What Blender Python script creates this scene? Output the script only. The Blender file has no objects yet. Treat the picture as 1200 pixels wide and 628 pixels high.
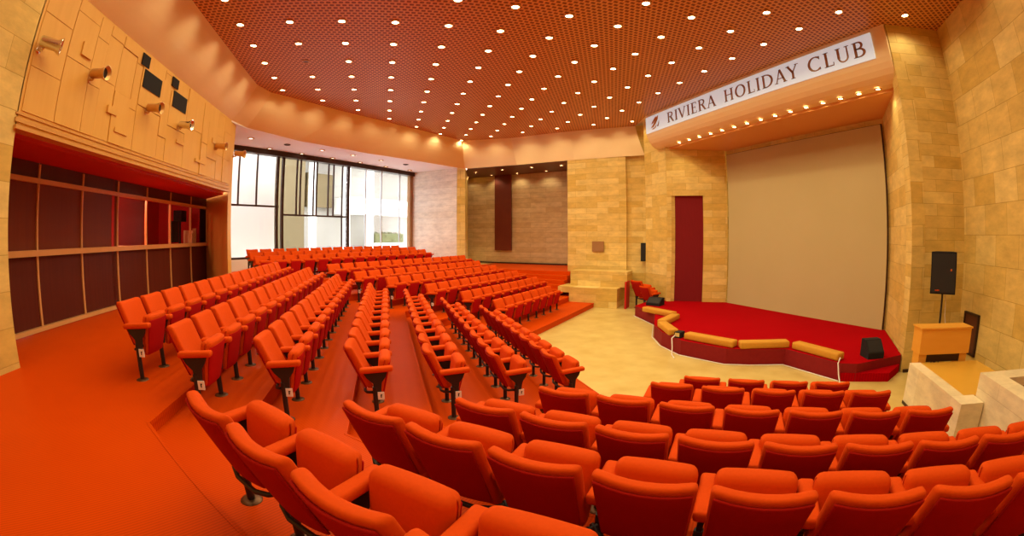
import bpy, bmesh, math, random
from mathutils import Vector, Matrix
random.seed(7)
PI = math.pi
S2 = math.sqrt(0.5)
col = bpy.context.scene.collection
ZC = 2.70            # camera height over the stone floor
ZCEIL = 7.13

# ------------------------------------------------------------------ materials
def new_mat(name):
    m = bpy.data.materials.new(name); m.use_nodes = True
    nt = m.node_tree; nt.nodes.clear()
    out = nt.nodes.new('ShaderNodeOutputMaterial')
    return m, nt, out
def N(nt, t, **kw):
    n = nt.nodes.new(t)
    for k, v in kw.items(): setattr(n, k, v)
    return n
def L(nt, a, b): nt.links.new(a, b)
def principled(nt, out, color=(.5,.5,.5), rough=.6, metal=0, spec=.4):
    b = N(nt, 'ShaderNodeBsdfPrincipled')
    b.inputs['Base Color'].default_value = (*color, 1)
    b.inputs['Roughness'].default_value = rough
    b.inputs['Metallic'].default_value = metal
    b.inputs['Specular IOR Level'].default_value = spec
    L(nt, b.outputs[0], out.inputs[0]); return b
def noisy(name, c1, c2, scale=8, rough=.7, metal=0, spec=.3, bump=0, detail=4, sheen=0, obj=True, stretch=None):
    m, nt, out = new_mat(name); b = principled(nt, out, c1, rough, metal, spec)
    tc = N(nt, 'ShaderNodeTexCoord'); no = N(nt, 'ShaderNodeTexNoise')
    no.inputs['Scale'].default_value = scale; no.inputs['Detail'].default_value = detail
    src = tc.outputs['Object'] if obj else N(nt, 'ShaderNodeNewGeometry').outputs['Position']
    if stretch:
        mp = N(nt, 'ShaderNodeMapping'); mp.inputs['Scale'].default_value = stretch
        L(nt, src, mp.inputs[0]); src = mp.outputs[0]
    L(nt, src, no.inputs['Vector'])
    mx = N(nt, 'ShaderNodeMix', data_type='RGBA'); mx.inputs[6].default_value = (*c1, 1); mx.inputs[7].default_value = (*c2, 1)
    L(nt, no.outputs['Fac'], mx.inputs[0]); L(nt, mx.outputs[2], b.inputs['Base Color'])
    if bump:
        bp = N(nt, 'ShaderNodeBump'); bp.inputs['Strength'].default_value = bump; bp.inputs['Distance'].default_value = .01
        L(nt, no.outputs['Fac'], bp.inputs['Height']); L(nt, bp.outputs[0], b.inputs['Normal'])
    if sheen:
        b.inputs['Sheen Weight'].default_value = sheen
    return m
def stone(name, d, c1, c2, mortar, bw=.9, bh=.42, rough=.75, msize=.006, bump=.25, warm=None, offset=.5):
    """coursed stone blocks on a vertical wall running along direction d"""
    m, nt, out = new_mat(name); b = principled(nt, out, c1, rough, 0, .25)
    g = N(nt, 'ShaderNodeNewGeometry')
    dot = N(nt, 'ShaderNodeVectorMath', operation='DOT_PRODUCT'); dot.inputs[1].default_value = (d[0], d[1], 0)
    L(nt, g.outputs['Position'], dot.inputs[0])
    sx = N(nt, 'ShaderNodeSeparateXYZ'); L(nt, g.outputs['Position'], sx.inputs[0])
    cb = N(nt, 'ShaderNodeCombineXYZ'); L(nt, dot.outputs['Value'], cb.inputs[0]); L(nt, sx.outputs[2], cb.inputs[1])
    br = N(nt, 'ShaderNodeTexBrick'); br.offset = offset; br.offset_frequency = 2; br.squash = 1.0
    br.inputs['Scale'].default_value = 1; br.inputs['Brick Width'].default_value = bw; br.inputs['Row Height'].default_value = bh
    br.inputs['Mortar Size'].default_value = msize; br.inputs['Mortar Smooth'].default_value = .4; br.inputs['Bias'].default_value = 0
    br.inputs['Color1'].default_value = (*c1, 1); br.inputs['Color2'].default_value = (*c2, 1); br.inputs['Mortar'].default_value = (*mortar, 1)
    L(nt, cb.outputs[0], br.inputs['Vector'])
    no = N(nt, 'ShaderNodeTexNoise'); no.inputs['Scale'].default_value = 2.2; no.inputs['Detail'].default_value = 8; no.inputs['Roughness'].default_value = .65
    mp = N(nt, 'ShaderNodeMapping'); mp.inputs['Scale'].default_value = (1, 1, 2.4)
    L(nt, g.outputs['Position'], mp.inputs[0]); L(nt, mp.outputs[0], no.inputs['Vector'])
    ramp = N(nt, 'ShaderNodeMapRange'); ramp.inputs[1].default_value = .3; ramp.inputs[2].default_value = .72
    ramp.inputs[3].default_value = .78; ramp.inputs[4].default_value = 1.10
    L(nt, no.outputs['Fac'], ramp.inputs[0])
    mu = N(nt, 'ShaderNodeVectorMath', operation='SCALE'); L(nt, br.outputs['Color'], mu.inputs[0]); L(nt, ramp.outputs[0], mu.inputs['Scale'])
    L(nt, mu.outputs[0], b.inputs['Base Color'])
    bp = N(nt, 'ShaderNodeBump'); bp.inputs['Strength'].default_value = bump; bp.inputs['Distance'].default_value = .02
    ad = N(nt, 'ShaderNodeMath', operation='SUBTRACT'); L(nt, no.outputs['Fac'], ad.inputs[0]); L(nt, br.outputs['Fac'], ad.inputs[1])
    L(nt, ad.outputs[0], bp.inputs['Height']); L(nt, bp.outputs[0], b.inputs['Normal'])
    return m
def carpet(name, c1, c2, rib_dir, rough=.8, rib=40, sheen=.15, spec=.25):
    m, nt, out = new_mat(name); b = principled(nt, out, c1, rough, 0, spec)
    g = N(nt, 'ShaderNodeNewGeometry')
    no = N(nt, 'ShaderNodeTexNoise'); no.inputs['Scale'].default_value = 1.3; no.inputs['Detail'].default_value = 6
    L(nt, g.outputs['Position'], no.inputs['Vector'])
    dot = N(nt, 'ShaderNodeVectorMath', operation='DOT_PRODUCT'); dot.inputs[1].default_value = (*rib_dir, 0)
    L(nt, g.outputs['Position'], dot.inputs[0])
    mm = N(nt, 'ShaderNodeMath', operation='MULTIPLY'); mm.inputs[1].default_value = 2*PI*rib
    L(nt, dot.outputs['Value'], mm.inputs[0])
    sn = N(nt, 'ShaderNodeMath', operation='SINE'); L(nt, mm.outputs[0], sn.inputs[0])
    mr = N(nt, 'ShaderNodeMapRange'); mr.inputs[1].default_value = -1; mr.inputs[2].default_value = 1; mr.inputs[3].default_value = .82; mr.inputs[4].default_value = 1.05
    L(nt, sn.outputs[0], mr.inputs[0])
    mx = N(nt, 'ShaderNodeMix', data_type='RGBA'); mx.inputs[6].default_value = (*c1, 1); mx.inputs[7].default_value = (*c2, 1)
    L(nt, no.outputs['Fac'], mx.inputs[0])
    mu = N(nt, 'ShaderNodeVectorMath', operation='SCALE'); L(nt, mx.outputs[2], mu.inputs[0]); L(nt, mr.outputs[0], mu.inputs['Scale'])
    L(nt, mu.outputs[0], b.inputs['Base Color'])
    b.inputs['Sheen Weight'].default_value = sheen; b.inputs['Sheen Tint'].default_value = (1, .4, .2, 1)
    return m
def emit(name, color, strength):
    m, nt, out = new_mat(name); e = N(nt, 'ShaderNodeEmission')
    e.inputs[0].default_value = (*color, 1); e.inputs[1].default_value = strength
    L(nt, e.outputs[0], out.inputs[0]); return m
def glass(name, tint=(1,1,1), refl=.08):
    m, nt, out = new_mat(name)
    t = N(nt, 'ShaderNodeBsdfTransparent'); t.inputs[0].default_value = (*tint, 1)
    gl = N(nt, 'ShaderNodeBsdfGlossy'); gl.inputs['Roughness'].default_value = .03
    fr = N(nt, 'ShaderNodeFresnel'); fr.inputs[0].default_value = 1.45
    mu = N(nt, 'ShaderNodeMath', operation='MULTIPLY'); mu.inputs[1].default_value = refl*10; L(nt, fr.outputs[0], mu.inputs[0])
    mx = N(nt, 'ShaderNodeMixShader'); L(nt, mu.outputs[0], mx.inputs[0]); L(nt, t.outputs[0], mx.inputs[1]); L(nt, gl.outputs[0], mx.inputs[2])
    L(nt, mx.outputs[0], out.inputs[0]); return m
def grid_ceiling():
    """open-cell metal grid: staggered dark cells between bright bars, seen from below"""
    m, nt, out = new_mat('brown_grid'); b = principled(nt, out, (.4,.12,.02), .5, 0, .4)
    g = N(nt, 'ShaderNodeNewGeometry')
    br = N(nt, 'ShaderNodeTexBrick'); br.offset = .5; br.offset_frequency = 2
    br.inputs['Scale'].default_value = 1; br.inputs['Brick Width'].default_value = .125; br.inputs['Row Height'].default_value = .11
    br.inputs['Mortar Size'].default_value = .024; br.inputs['Mortar Smooth'].default_value = .25
    br.inputs['Color1'].default_value = (.21,.048,.006,1); br.inputs['Color2'].default_value = (.25,.06,.008,1); br.inputs['Mortar'].default_value = (.70,.32,.08,1)
    L(nt, g.outputs['Position'], br.inputs['Vector']); L(nt, br.outputs['Color'], b.inputs['Base Color'])
    bp = N(nt, 'ShaderNodeBump'); bp.inputs['Strength'].default_value = .6; bp.inputs['Distance'].default_value = .03
    L(nt, br.outputs['Fac'], bp.inputs['Height']); L(nt, bp.outputs[0], b.inputs['Normal'])
    return m

M = {}
M['carpet'] = carpet('orange_carpet', (.58,.054,.0006), (.68,.074,.0008), (S2, -S2), rough=.45, spec=.04, sheen=0)
M['stage'] = carpet('crimson_stage_carpet', (.36,.0012,.004), (.42,.002,.006), (1, 0), rough=.9, rib=25, spec=.02, sheen=0)
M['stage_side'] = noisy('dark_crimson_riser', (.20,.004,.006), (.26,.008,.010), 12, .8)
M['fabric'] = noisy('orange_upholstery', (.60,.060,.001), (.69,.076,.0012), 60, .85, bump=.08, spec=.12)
M['back_shade'] = noisy('crimson_shade_back', (.34,.007,.003), (.40,.010,.004), 60, .85, bump=.08, spec=.1)  # shade on the rear of the orange backs, painted in as crimson
M['pan'] = noisy('crimson_shade_seat', (.40,.006,.006), (.46,.009,.008), 60, .85, bump=.08, spec=.05)  # shaded face of the folded orange seat, painted in as crimson
M['black'] = noisy('black_metal', (.012,.010,.010), (.02,.016,.016), 20, .45, .0, .5)
M['matte_black'] = noisy('matte_black', (.008,.008,.009), (.016,.015,.016), 60, .8)
M['plate'] = noisy('bronze_base', (.10,.045,.02), (.14,.07,.03), 20, .35, .6)
M['white_tag'] = noisy('white_tag', (.82,.78,.72), (.88,.85,.80), 30, .5)
M['stone_floor'] = noisy('yellow_marble_floor', (.48,.32,.065), (.80,.66,.26), 1.9, .30, spec=.4, obj=False, detail=7)
SC1, SC2, SCM = (.67,.45,.10), (.82,.63,.22), (.54,.36,.085)
M['stone_x'] = stone('stone_wall_x', (1, 0), SC1, SC2, SCM)
M['stone_y'] = stone('stone_wall_y', (0, 1), SC1, SC2, SCM)
M['stone_d'] = stone('stone_wall_diag', (S2, -S2), SC1, SC2, SCM, bw=.95, bh=.24)
M['stone_r'] = stone('stone_wall_right', (S2, S2), SC1, SC2, SCM, bw=.80, bh=.55, msize=.007)
M['stone_w'] = stone('pale_stone_wall', (S2, S2), (.80,.72,.60), (.88,.82,.72), (.62,.54,.42), bw=1.0, bh=.3)
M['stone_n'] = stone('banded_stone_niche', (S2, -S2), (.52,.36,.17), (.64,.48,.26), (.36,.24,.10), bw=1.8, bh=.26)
M['stone_block'] = stone('pale_stone_block', (S2, S2), (.78,.66,.40), (.84,.73,.48), (.72,.60,.36), bw=1.2, bh=.8, bump=.4)
M['wood_wall'] = noisy('honey_wood_panel', (.70,.38,.07), (.80,.48,.11), 2.2, .5, spec=.4, obj=False, stretch=(4, 4, .5))
M['wood_trim'] = noisy('golden_wood_trim', (.60,.30,.07), (.68,.38,.11), 3, .45, obj=False)
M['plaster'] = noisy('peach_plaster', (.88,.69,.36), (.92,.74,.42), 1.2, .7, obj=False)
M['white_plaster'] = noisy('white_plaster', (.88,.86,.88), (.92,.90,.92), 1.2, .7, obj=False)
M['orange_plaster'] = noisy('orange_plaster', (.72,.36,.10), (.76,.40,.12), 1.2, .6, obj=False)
M['grid'] = grid_ceiling()
M['red_paint'] = noisy('deep_red_paint', (.50,.010,.008), (.55,.016,.012), 3, .6, obj=False)
M['door_red'] = noisy('wine_red_curtain', (.17,.003,.006), (.22,.005,.009), 6, .8, obj=False, stretch=(6, 6, .4))
M['strip'] = noisy('brown_red_panel', (.12,.018,.006), (.15,.024,.008), 3, .6, obj=False)
M['dark_wood'] = noisy('mahogany_panel', (.075,.011,.006), (.12,.022,.010), 2.0, .5, spec=.2, obj=False, stretch=(1, 9, .4))
M['mid_wood'] = noisy('russet_panel', (.14,.022,.007), (.19,.036,.010), 2.0, .5, spec=.2, obj=False, stretch=(1, 7, .4))
M['rail'] = noisy('tan_rail', (.62,.32,.11), (.70,.38,.14), 5, .4, obj=False)
M['brown_soffit'] = noisy('dark_brown_soffit', (.10,.030,.012), (.13,.04,.016), 3, .5, obj=False)
M['frame'] = noisy('dark_bronze_frame', (.045,.022,.014), (.06,.03,.02), 8, .4, .3)
M['frame_pale'] = noisy('pale_blue_frame', (.55,.62,.68), (.60,.66,.72), 8, .4)
M['brown_jamb'] = noisy('brown_jamb', (.32,.16,.06), (.38,.2,.08), 4, .5, obj=False)
M['screen'] = noisy('cream_screen', (.50,.42,.20), (.54,.45,.23), .8, .9, spec=.1, obj=False)
M['glass'] = glass('window_glass', (.97,.98,1), .05)
M['booth_glass'] = glass('booth_glass', (.95,.9,.88), .003)
M['lamp'] = emit('glowing_lamp', (1,.74,.36), 26)
M['lamp_soft'] = emit('soft_lamp', (1,.86,.66), 6)
M['lamp_off'] = noisy('unlit_lamp', (.10,.06,.04), (.14,.08,.05), 30, .4)
M['ring'] = noisy('brass_ring', (.55,.30,.10), (.62,.36,.14), 20, .35, .6)
M['chrome'] = noisy('chrome', (.72,.68,.62), (.80,.76,.70), 10, .16, 1.0)
M['brass'] = noisy('brass_can', (.62,.36,.12), (.70,.42,.16), 10, .28, .7)
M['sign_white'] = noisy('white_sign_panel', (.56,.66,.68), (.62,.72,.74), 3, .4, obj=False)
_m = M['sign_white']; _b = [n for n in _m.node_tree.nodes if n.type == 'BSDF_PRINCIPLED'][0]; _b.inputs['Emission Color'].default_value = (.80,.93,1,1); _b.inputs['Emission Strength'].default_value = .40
M['letters'] = noisy('bronze_letters', (.34,.20,.11), (.40,.25,.14), 10, .4, .3)
M['emblem'] = noisy('golden_emblem', (.52,.30,.08), (.60,.36,.12), 10, .4, .3)
M['cushion'] = noisy('amber_cushion', (.56,.26,.022), (.62,.31,.03), 20, .75, bump=.1)
M['cabinet'] = noisy('amber_wood_cabinet', (.72,.33,.035), (.80,.40,.06), 2, .35, obj=False, stretch=(1, 1, 5))
M['yellow_wood'] = noisy('yellow_plywood', (.66,.36,.035), (.74,.43,.06), 2.0, .3, obj=False)
M['soil'] = noisy('red_brown_soil', (.22,.07,.02), (.34,.13,.05), 25, .95, bump=1.0, obj=False)
M['white'] = noisy('white_cable', (.80,.76,.70), (.84,.80,.74), 20, .5)
M['out_white'] = noisy('white_outdoor_wall', (.86,.86,.82), (.90,.90,.86), 1, .8, obj=False)
M['out_tan'] = noisy('tan_outdoor_wall', (.13,.10,.05), (.16,.125,.065), 1, .8, obj=False)
M['out_pale'] = noisy('pale_outdoor_facade', (.34,.33,.30), (.38,.37,.34), 1, .8, obj=False)
M['out_grey'] = noisy('grey_outdoor_paving', (.62,.60,.56), (.7,.68,.64), 1, .8, obj=False)
M['hedge'] = noisy('green_hedge', (.07,.10,.03), (.14,.17,.07), 14, .9, bump=.6)
M['paper'] = noisy('cream_card', (.82,.58,.30), (.88,.66,.38), 8, .7)
M['grille'] = noisy('black_grille', (.010,.010,.011), (.03,.028,.028), 160, .6)

# ------------------------------------------------------------------ mesh helpers
class MB:
    def __init__(s): s.v = []; s.f = []; s.m = []; s.sm = []
    def add(s, verts, faces, mi=0, smooth=False):
        o = len(s.v); s.v += [tuple(v) for v in verts]
        for f in faces: s.f.append([o+i for i in f]); s.m.append(mi); s.sm.append(smooth)
        return s
    def quad(s, a, b, c, d, mi=0): return s.add([a,b,c,d], [(0,1,2,3)], mi)
    def box(s, c, size, rz=0, mi=0, rx=0):
        hx, hy, hz = [k/2 for k in size]
        R = Matrix.Rotation(rz, 3, 'Z') @ Matrix.Rotation(rx, 3, 'X')
        P = [Vector(c) + R @ Vector((x*hx, y*hy, z*hz)) for z in (-1,1) for x, y in ((-1,-1),(1,-1),(1,1),(-1,1))]
        return s.add(P, [(3,2,1,0),(4,5,6,7),(0,1,5,4),(1,2,6,5),(2,3,7,6),(3,0,4,7)], mi)
    def prism(s, poly, z0, z1, mi=0, smooth=False):
        n = len(poly)
        if sum(poly[i][0]*poly[(i+1)%n][1]-poly[(i+1)%n][0]*poly[i][1] for i in range(n)) < 0: poly = poly[::-1]
        P = [(x,y,z0) for x,y in poly]+[(x,y,z1) for x,y in poly]
        s.add(P, [tuple(range(n))[::-1], tuple(range(n,2*n))], mi)
        return s.add(P, [(i,(i+1)%n,n+(i+1)%n,n+i) for i in range(n)], mi, smooth)
    def bar(s, a, b, w, z0, z1, mi=0):
        """wall slab of thickness w centred on the line a-b"""
        a = Vector(a[:2]); b = Vector(b[:2]); d = (b-a).normalized(); n = Vector((-d.y, d.x))*w/2
        return s.prism([tuple(a-n), tuple(b-n), tuple(b+n), tuple(a+n)], z0, z1, mi)
    def tube(s, pts, r, seg=8, mi=0, closed=True):
        pts = [Vector(p) for p in pts]; rr = r if isinstance(r, (list, tuple)) else [r]*len(pts)
        vs = []; fs = []; prev = None
        for i, p in enumerate(pts):
            t = (pts[min(i+1,len(pts)-1)]-pts[max(i-1,0)]).normalized()
            if prev is None:
                u = t.orthogonal().normalized()
            else:
                u = (prev - t*prev.dot(t)).normalized()
            prev = u; w = t.cross(u)
            vs += [p + (u*math.cos(2*PI*k/seg) + w*math.sin(2*PI*k/seg))*rr[i] for k in range(seg)]
        for i in range(len(pts)-1):
            for k in range(seg):
                fs.append((i*seg+k, i*seg+(k+1)%seg, (i+1)*seg+(k+1)%seg, (i+1)*seg+k))
        s.add(vs, fs, mi, True)
        if closed:
            s.add(vs[:seg], [tuple(range(seg))[::-1]], mi); s.add(vs[-seg:], [tuple(range(seg))], mi)
        return s
    def lathe(s, prof, seg=16, mi=0, o=(0,0,0), axis=None):
        """profile (r,h) turned about axis through o"""
        ax = Vector(axis or (0,0,1)).normalized(); u = ax.orthogonal().normalized(); w = ax.cross(u); o = Vector(o)
        vs = [o + ax*h + (u*math.cos(2*PI*k/seg)+w*math.sin(2*PI*k/seg))*r for r, h in prof for k in range(seg)]
        fs = [(i*seg+k, i*seg+(k+1)%seg, (i+1)*seg+(k+1)%seg, (i+1)*seg+k) for i in range(len(prof)-1) for k in range(seg)]
        return s.add(vs, fs, mi, True)
    def disc(s, o, r, axis=(0,0,-1), seg=12, mi=0):
        ax = Vector(axis).normalized(); u = ax.orthogonal().normalized(); w = ax.cross(u); o = Vector(o)
        return s.add([o+(u*math.cos(2*PI*k/seg)+w*math.sin(2*PI*k/seg))*r for k in range(seg)], [tuple(range(seg))], mi)
    def mesh(s, name, mats):
        me = bpy.data.meshes.new(name); me.from_pydata(s.v, [], s.f)
        for m in (mats if isinstance(mats, (list, tuple)) else [mats]): me.materials.append(m)
        me.polygons.foreach_set('material_index', s.m); me.polygons.foreach_set('use_smooth', s.sm)
        bm = bmesh.new(); bm.from_mesh(me); bmesh.ops.recalc_face_normals(bm, faces=bm.faces); bm.to_mesh(me); bm.free()
        me.update(); return me
    def build(s, name, mats, parent=None):
        return link(name, s.mesh(name, mats), parent)
def link(name, me, parent=None):
    o = bpy.data.objects.new(name, me); col.objects.link(o)
    if parent is not None: o.parent = parent
    return o
def empty(name, loc=(0,0,0), rz=0):
    o = bpy.data.objects.new(name, None); o.empty_display_size = .1; col.objects.link(o)
    o.location = loc; o.rotation_euler = (0,0,rz); return o
def tag(o, label, cat, group=None, kind=None):
    o['label'] = label; o['category'] = cat
    if group: o['group'] = group
    if kind: o['kind'] = kind
    return o
def struct(o): o['kind'] = 'structure'; return o
def rounded(size, bevel, cuts=(4,1,4), deform=None, seg=3, name='pad', mat=None):
    """soft-edged slab centred on the origin, cut finely enough to be bent"""
    bm = bmesh.new(); bmesh.ops.create_cube(bm, size=1)
    for v in bm.verts: v.co = Vector((v.co.x*size[0], v.co.y*size[1], v.co.z*size[2]))
    bmesh.ops.bevel(bm, geom=bm.edges[:], offset=bevel, segments=seg, profile=.5, affect='EDGES')
    for ax in range(3):
        for k in range(1, cuts[ax]):
            no = [0,0,0]; no[ax] = 1; co = [0,0,0]; co[ax] = (-.5 + k/cuts[ax])*(size[ax]-2*bevel)
            bmesh.ops.bisect_plane(bm, geom=bm.verts[:]+bm.edges[:]+bm.faces[:], plane_co=co, plane_no=no)
    if deform:
        for v in bm.verts: v.co = Vector(deform(*v.co))
    bmesh.ops.recalc_face_normals(bm, faces=bm.faces)
    for f in bm.faces: f.smooth = True
    me = bpy.data.meshes.new(name); bm.to_mesh(me); bm.free()
    if mat: me.materials.append(mat)
    return me
def fs(f, s): return ((f+s)*S2, (s-f)*S2)      # far-block axes: f faces the audience front, s runs along its rows

# ------------------------------------------------------------------ plan
LV = [0, .165, .345, .545, .725, .88, 1.065, 1.19]
XE = [None, 3.17, 2.22, 1.30, .41, -.48, -1.38, -2.17]
SE = [None, 6.05, 5.17, 4.33, 3.28, 2.32, 1.55, .68]
FE = [None, -4.85, -5.86, -6.76, -7.66, -8.56, -9.4, -10.3]
NR = 3.0            # right end (f) of the near-block terraces
FS = 17.3           # far end (s) of the far-block terraces
WX = -4.85          # left wood wall
BX = -6.3           # booth front
CW = [(-4.1,-5.0),(-4.1,12.2),(-3.85,12.95),(-1.78,15.14),(.46,17.11),(3.42,19.55),(5.45,18.45),(7.45,16.4),(9.5,14.45)]          # ceiling edge
CB = [(WX,-5.0),(WX,12.3),(-4.6,13.05),(-3.23,14.95),(-.87,17.3),(3.7,20.5),(5.75,18.5),(7.65,16.45),(9.75,14.2)]  # cove foot
CZ = [6.1,6.1,6.05,6.0,6.0,5.95,5.9,5.9,5.9]
RC = (10.2, 2.4)    # right corner
SWL = (9.1, 3.35)   # left end of the short wall
WFP = -15.3         # window plane (f)

# floor
mb = MB()
mb.prism([(-9,-6),(14,-6),(14,14),(4,27),(-9,27)], -.2, 0)
struct(mb.build('floor', M['stone_floor']))
# carpeted terraces
def line_k(k):
    xe, se, fe = XE[k], SE[k], FE[k]
    nr = (S2*(NR+se), S2*(se-NR)); c1 = (xe, se/S2 - xe); c2 = (xe, xe - fe/S2)
    send = 15.4 if k == 1 else FS
    return [nr, c1, c2, fs(fe, send)]
mb = MB()
for k in range(1, 8):
    a = line_k(k); z0, z1 = LV[k-1], LV[k]
    if k < 7:
        b = line_k(k+1)
    else:
        b = [(S2*(NR-9), S2*(-9-NR)), (-9,-6), (-9, 27), fs(-17, FS)]
    for i in range(3):
        mb.quad((*a[i],z1), (*a[i+1],z1), (*b[i+1],z1), (*b[i],z1))
        mb.quad((*a[i],z0-.01), (*a[i+1],z0-.01), (*a[i+1],z1), (*a[i],z1))
        # stair nosing
        mb.bar(a[i], a[i+1], .03, z1-.035, z1+.004)
    mb.quad((*a[0],-.01), (*b[0],-.01), (*b[0],z1), (*a[0],z1))
    mb.quad((*a[3],-.01), (*b[3],-.01), (*b[3],z1), (*a[3],z1))
# shallow window-side platforms
for f0, z0, z1 in ((-11.75, LV[7], 1.28), (-12.45, 1.28, 1.37), (-13.25, 1.37, 1.44)):
    p = [fs(f0, 5.9), fs(f0, 16.9), fs(-15.2, 16.9), fs(-15.2, 5.9)]
    mb.prism(p, z0-.05, z1)
# niche stairs
for i, z in enumerate((1.19, 1.04, .88, .72, .56)):
    s0 = 16.8 - .32*i
    mb.prism([fs(-12.0, s0), fs(-6.35, s0), fs(-6.35, 20.4), fs(-12.0, 20.4)], .1, z + (.002 if i == 0 else 0))
struct(mb.build('floor_carpet', M['carpet']))

# ceiling
poly = CW + [(9.05,13.0),(9.05,3.4),SWL,RC,(2.8,-5.0)]
mb = MB(); mb.prism(poly, ZCEIL, ZCEIL+.1)
struct(mb.build('ceiling', M['grid']))
mb = MB(); mb.prism([(-5.6,-5.3),(2.9,-5.3),(12,2.0),(12,14.5),(4.5,25),(3.3,24),(-7,15)], ZCEIL+.12, ZCEIL+.3)
struct(mb.build('ceiling_slab', M['plaster']))
# cove: sloping band from ceiling edge to the wall heads
mb = MB(); npf = 8
rows_ = []
for (tx,ty), (bx_,by), bz in zip(CW, CB, CZ):
    r = []
    for i in range(npf+1):
        t = i/npf; bul = math.sin(PI*t)*.10
        r.append((tx+(bx_-tx)*t**1.15, ty+(by-ty)*t**1.15, ZCEIL+(bz-ZCEIL)*t - bul*.6))
    rows_.append(r)
for i in range(len(rows_)-1):
    for j in range(npf):
        mb.add([rows_[i][j], rows_[i+1][j], rows_[i+1][j+1], rows_[i][j+1]], [(0,1,2,3)], 0, True)
me = mb.mesh('cove', M['plaster'])
o = link('trim_1', me); struct(o); 
# white soffit in front of the windows, at the cove foot
mb = MB()
mb.prism([CB[1], CB[2], CB[3], CB[4], CB[5], (3.3,22.4), fs(WFP-.1,17.4), fs(WFP-.1,5.6), (-6.6,14.6)], 6.04, 6.14)
struct(mb.build('trim_2', M['white_plaster']))

# left wall: wood panel wall above, stone pier, booth recess
mb = MB()
mb.prism([(WX,3.98),(WX,12.45),(WX-.3,12.45),(WX-.3,3.98)], 4.02, 6.3)
# relief: raised boards of differing depth
edges = [4.05, 4.75, 5.4, 5.75, 6.2, 6.75, 7.0, 7.95, 8.3, 9.2, 9.6, 10.2, 10.6, 11.3, 11.8, 12.4]
rnd = random.Random(3)
for a, b in zip(edges[:-1], edges[1:]):
    cuts_ = [4.22]
    z = 4.22
    while z < 5.75:
        z += rnd.uniform(.45, 1.0); cuts_.append(min(z, 6.06))
    if cuts_[-1] < 6.06: cuts_.append(6.06)
    for z0, z1 in zip(cuts_[:-1], cuts_[1:]):
        d = rnd.choice((.010, .018, .028, .014))
        mb.box((WX+d/2, (a+b)/2, (z0+z1)/2), (d, b-a-.012, z1-z0-.012))
# small deep blocks standing proud
for y, z, w, h in ((5.2,5.40,.28,.20),(6.2,4.74,.3,.12),(6.55,4.46,.42,.07),(9.0,4.75,.4,.07),(10.2,4.52,.6,.07),(11.0,5.2,.25,.12)):
    mb.box((WX+.025, y, z), (.05, w, h))
struct(mb.build('wall_left', M['wood_wall']))
mb = MB()
mb.box((WX-.05, 8.2, 4.10), (.16, 8.5, .05)); mb.box((WX-.05, 8.2, 4.01), (.22, 8.5, .05)); mb.box((WX-.05, 8.2, 4.18), (.14, 8.5, .025))
struct(mb.build('trim_3', M['wood_trim']))
# red recess ceiling
mb = MB(); mb.prism([(WX-.22,3.9),(WX-.22,12.6),(BX-.2,14.2),(BX-.2,3.9)], 3.94, 4.0)
struct(mb.build('trim_4', M['red_paint']))
# stone pier left of the booth
mb = MB(); mb.prism([(WX,-5.0),(WX,4.0),(WX-.6,4.0),(WX-.6,-5.0)], 1.0, 6.3)
mb.prism([(WX-.6,4.0),(BX-.3,4.0),(BX-.3,3.8),(WX-.6,3.8)], 1.0, 6.3)
struct(mb.build('wall_left_pier', M['stone_y']))
# slanted jamb on the far side of the recess
mb = MB(); mb.prism([(WX,12.45),(BX,14.05),(BX-.25,14.05),(-6.2,15.1),(-6.0,15.3),(WX,12.75)], 1.1, 6.2)
struct(mb.build('wall_left_jamb', M['wood_wall']))

# ------------------------------------------------------------------ projection booth
booth = tag(empty('control_booth', (BX, 9, LV[7])), 'long dark wood control booth with upper glass panes recessed under wood wall', 'booth')
bo = Vector(booth.location)
def bp(mbx, name, mat, parent=booth):      # parts are built in world space, then moved under the booth
    me = mbx.mesh(name, mat); me.transform(Matrix.Translation(-bo)); return link(name, me, parent)
ms = [3.9, 5.94, 7.31, 8.67, 10.03, 11.38, 12.78, 14.05]
for i in range(7):
    a, b = ms[i], ms[i+1]
    bp(MB().box((BX-.03, (a+b)/2, 1.83), (.06, b-a-.04, 1.26)), 'lower_panel', M['dark_wood'])
    bp(MB().box((BX-.03, (a+b)/2, 3.80), (.06, b-a-.04, .28)), 'top_panel', M['dark_wood'])
    if i < 3:
        bp(MB().box((BX-.03, (a+b)/2, 3.06), (.05, b-a-.04, 1.12)), 'upper_panel', M['mid_wood'])
    else:
        p_ = bp(MB().box((BX-.03, (a+b)/2, 3.06), (.012, b-a-.04, 1.12)), 'glass_pane', M['booth_glass'])
for y in ms[1:-1]:
    bp(MB().box((BX, y, 2.56), (.06, .045, 2.72)), 'mullion', M['rail'])
bp(MB().box((BX+.03, 9, 2.47), (.14, 10.15, .10)), 'counter_rail', M['rail'])
bp(MB().box((BX+.02, 9, 3.64), (.10, 10.15, .08)), 'head_rail', M['rail'])
bp(MB().box((BX+.03, 9, 1.235), (.12, 10.15, .07)), 'foot_rail', M['rail'])
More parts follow.
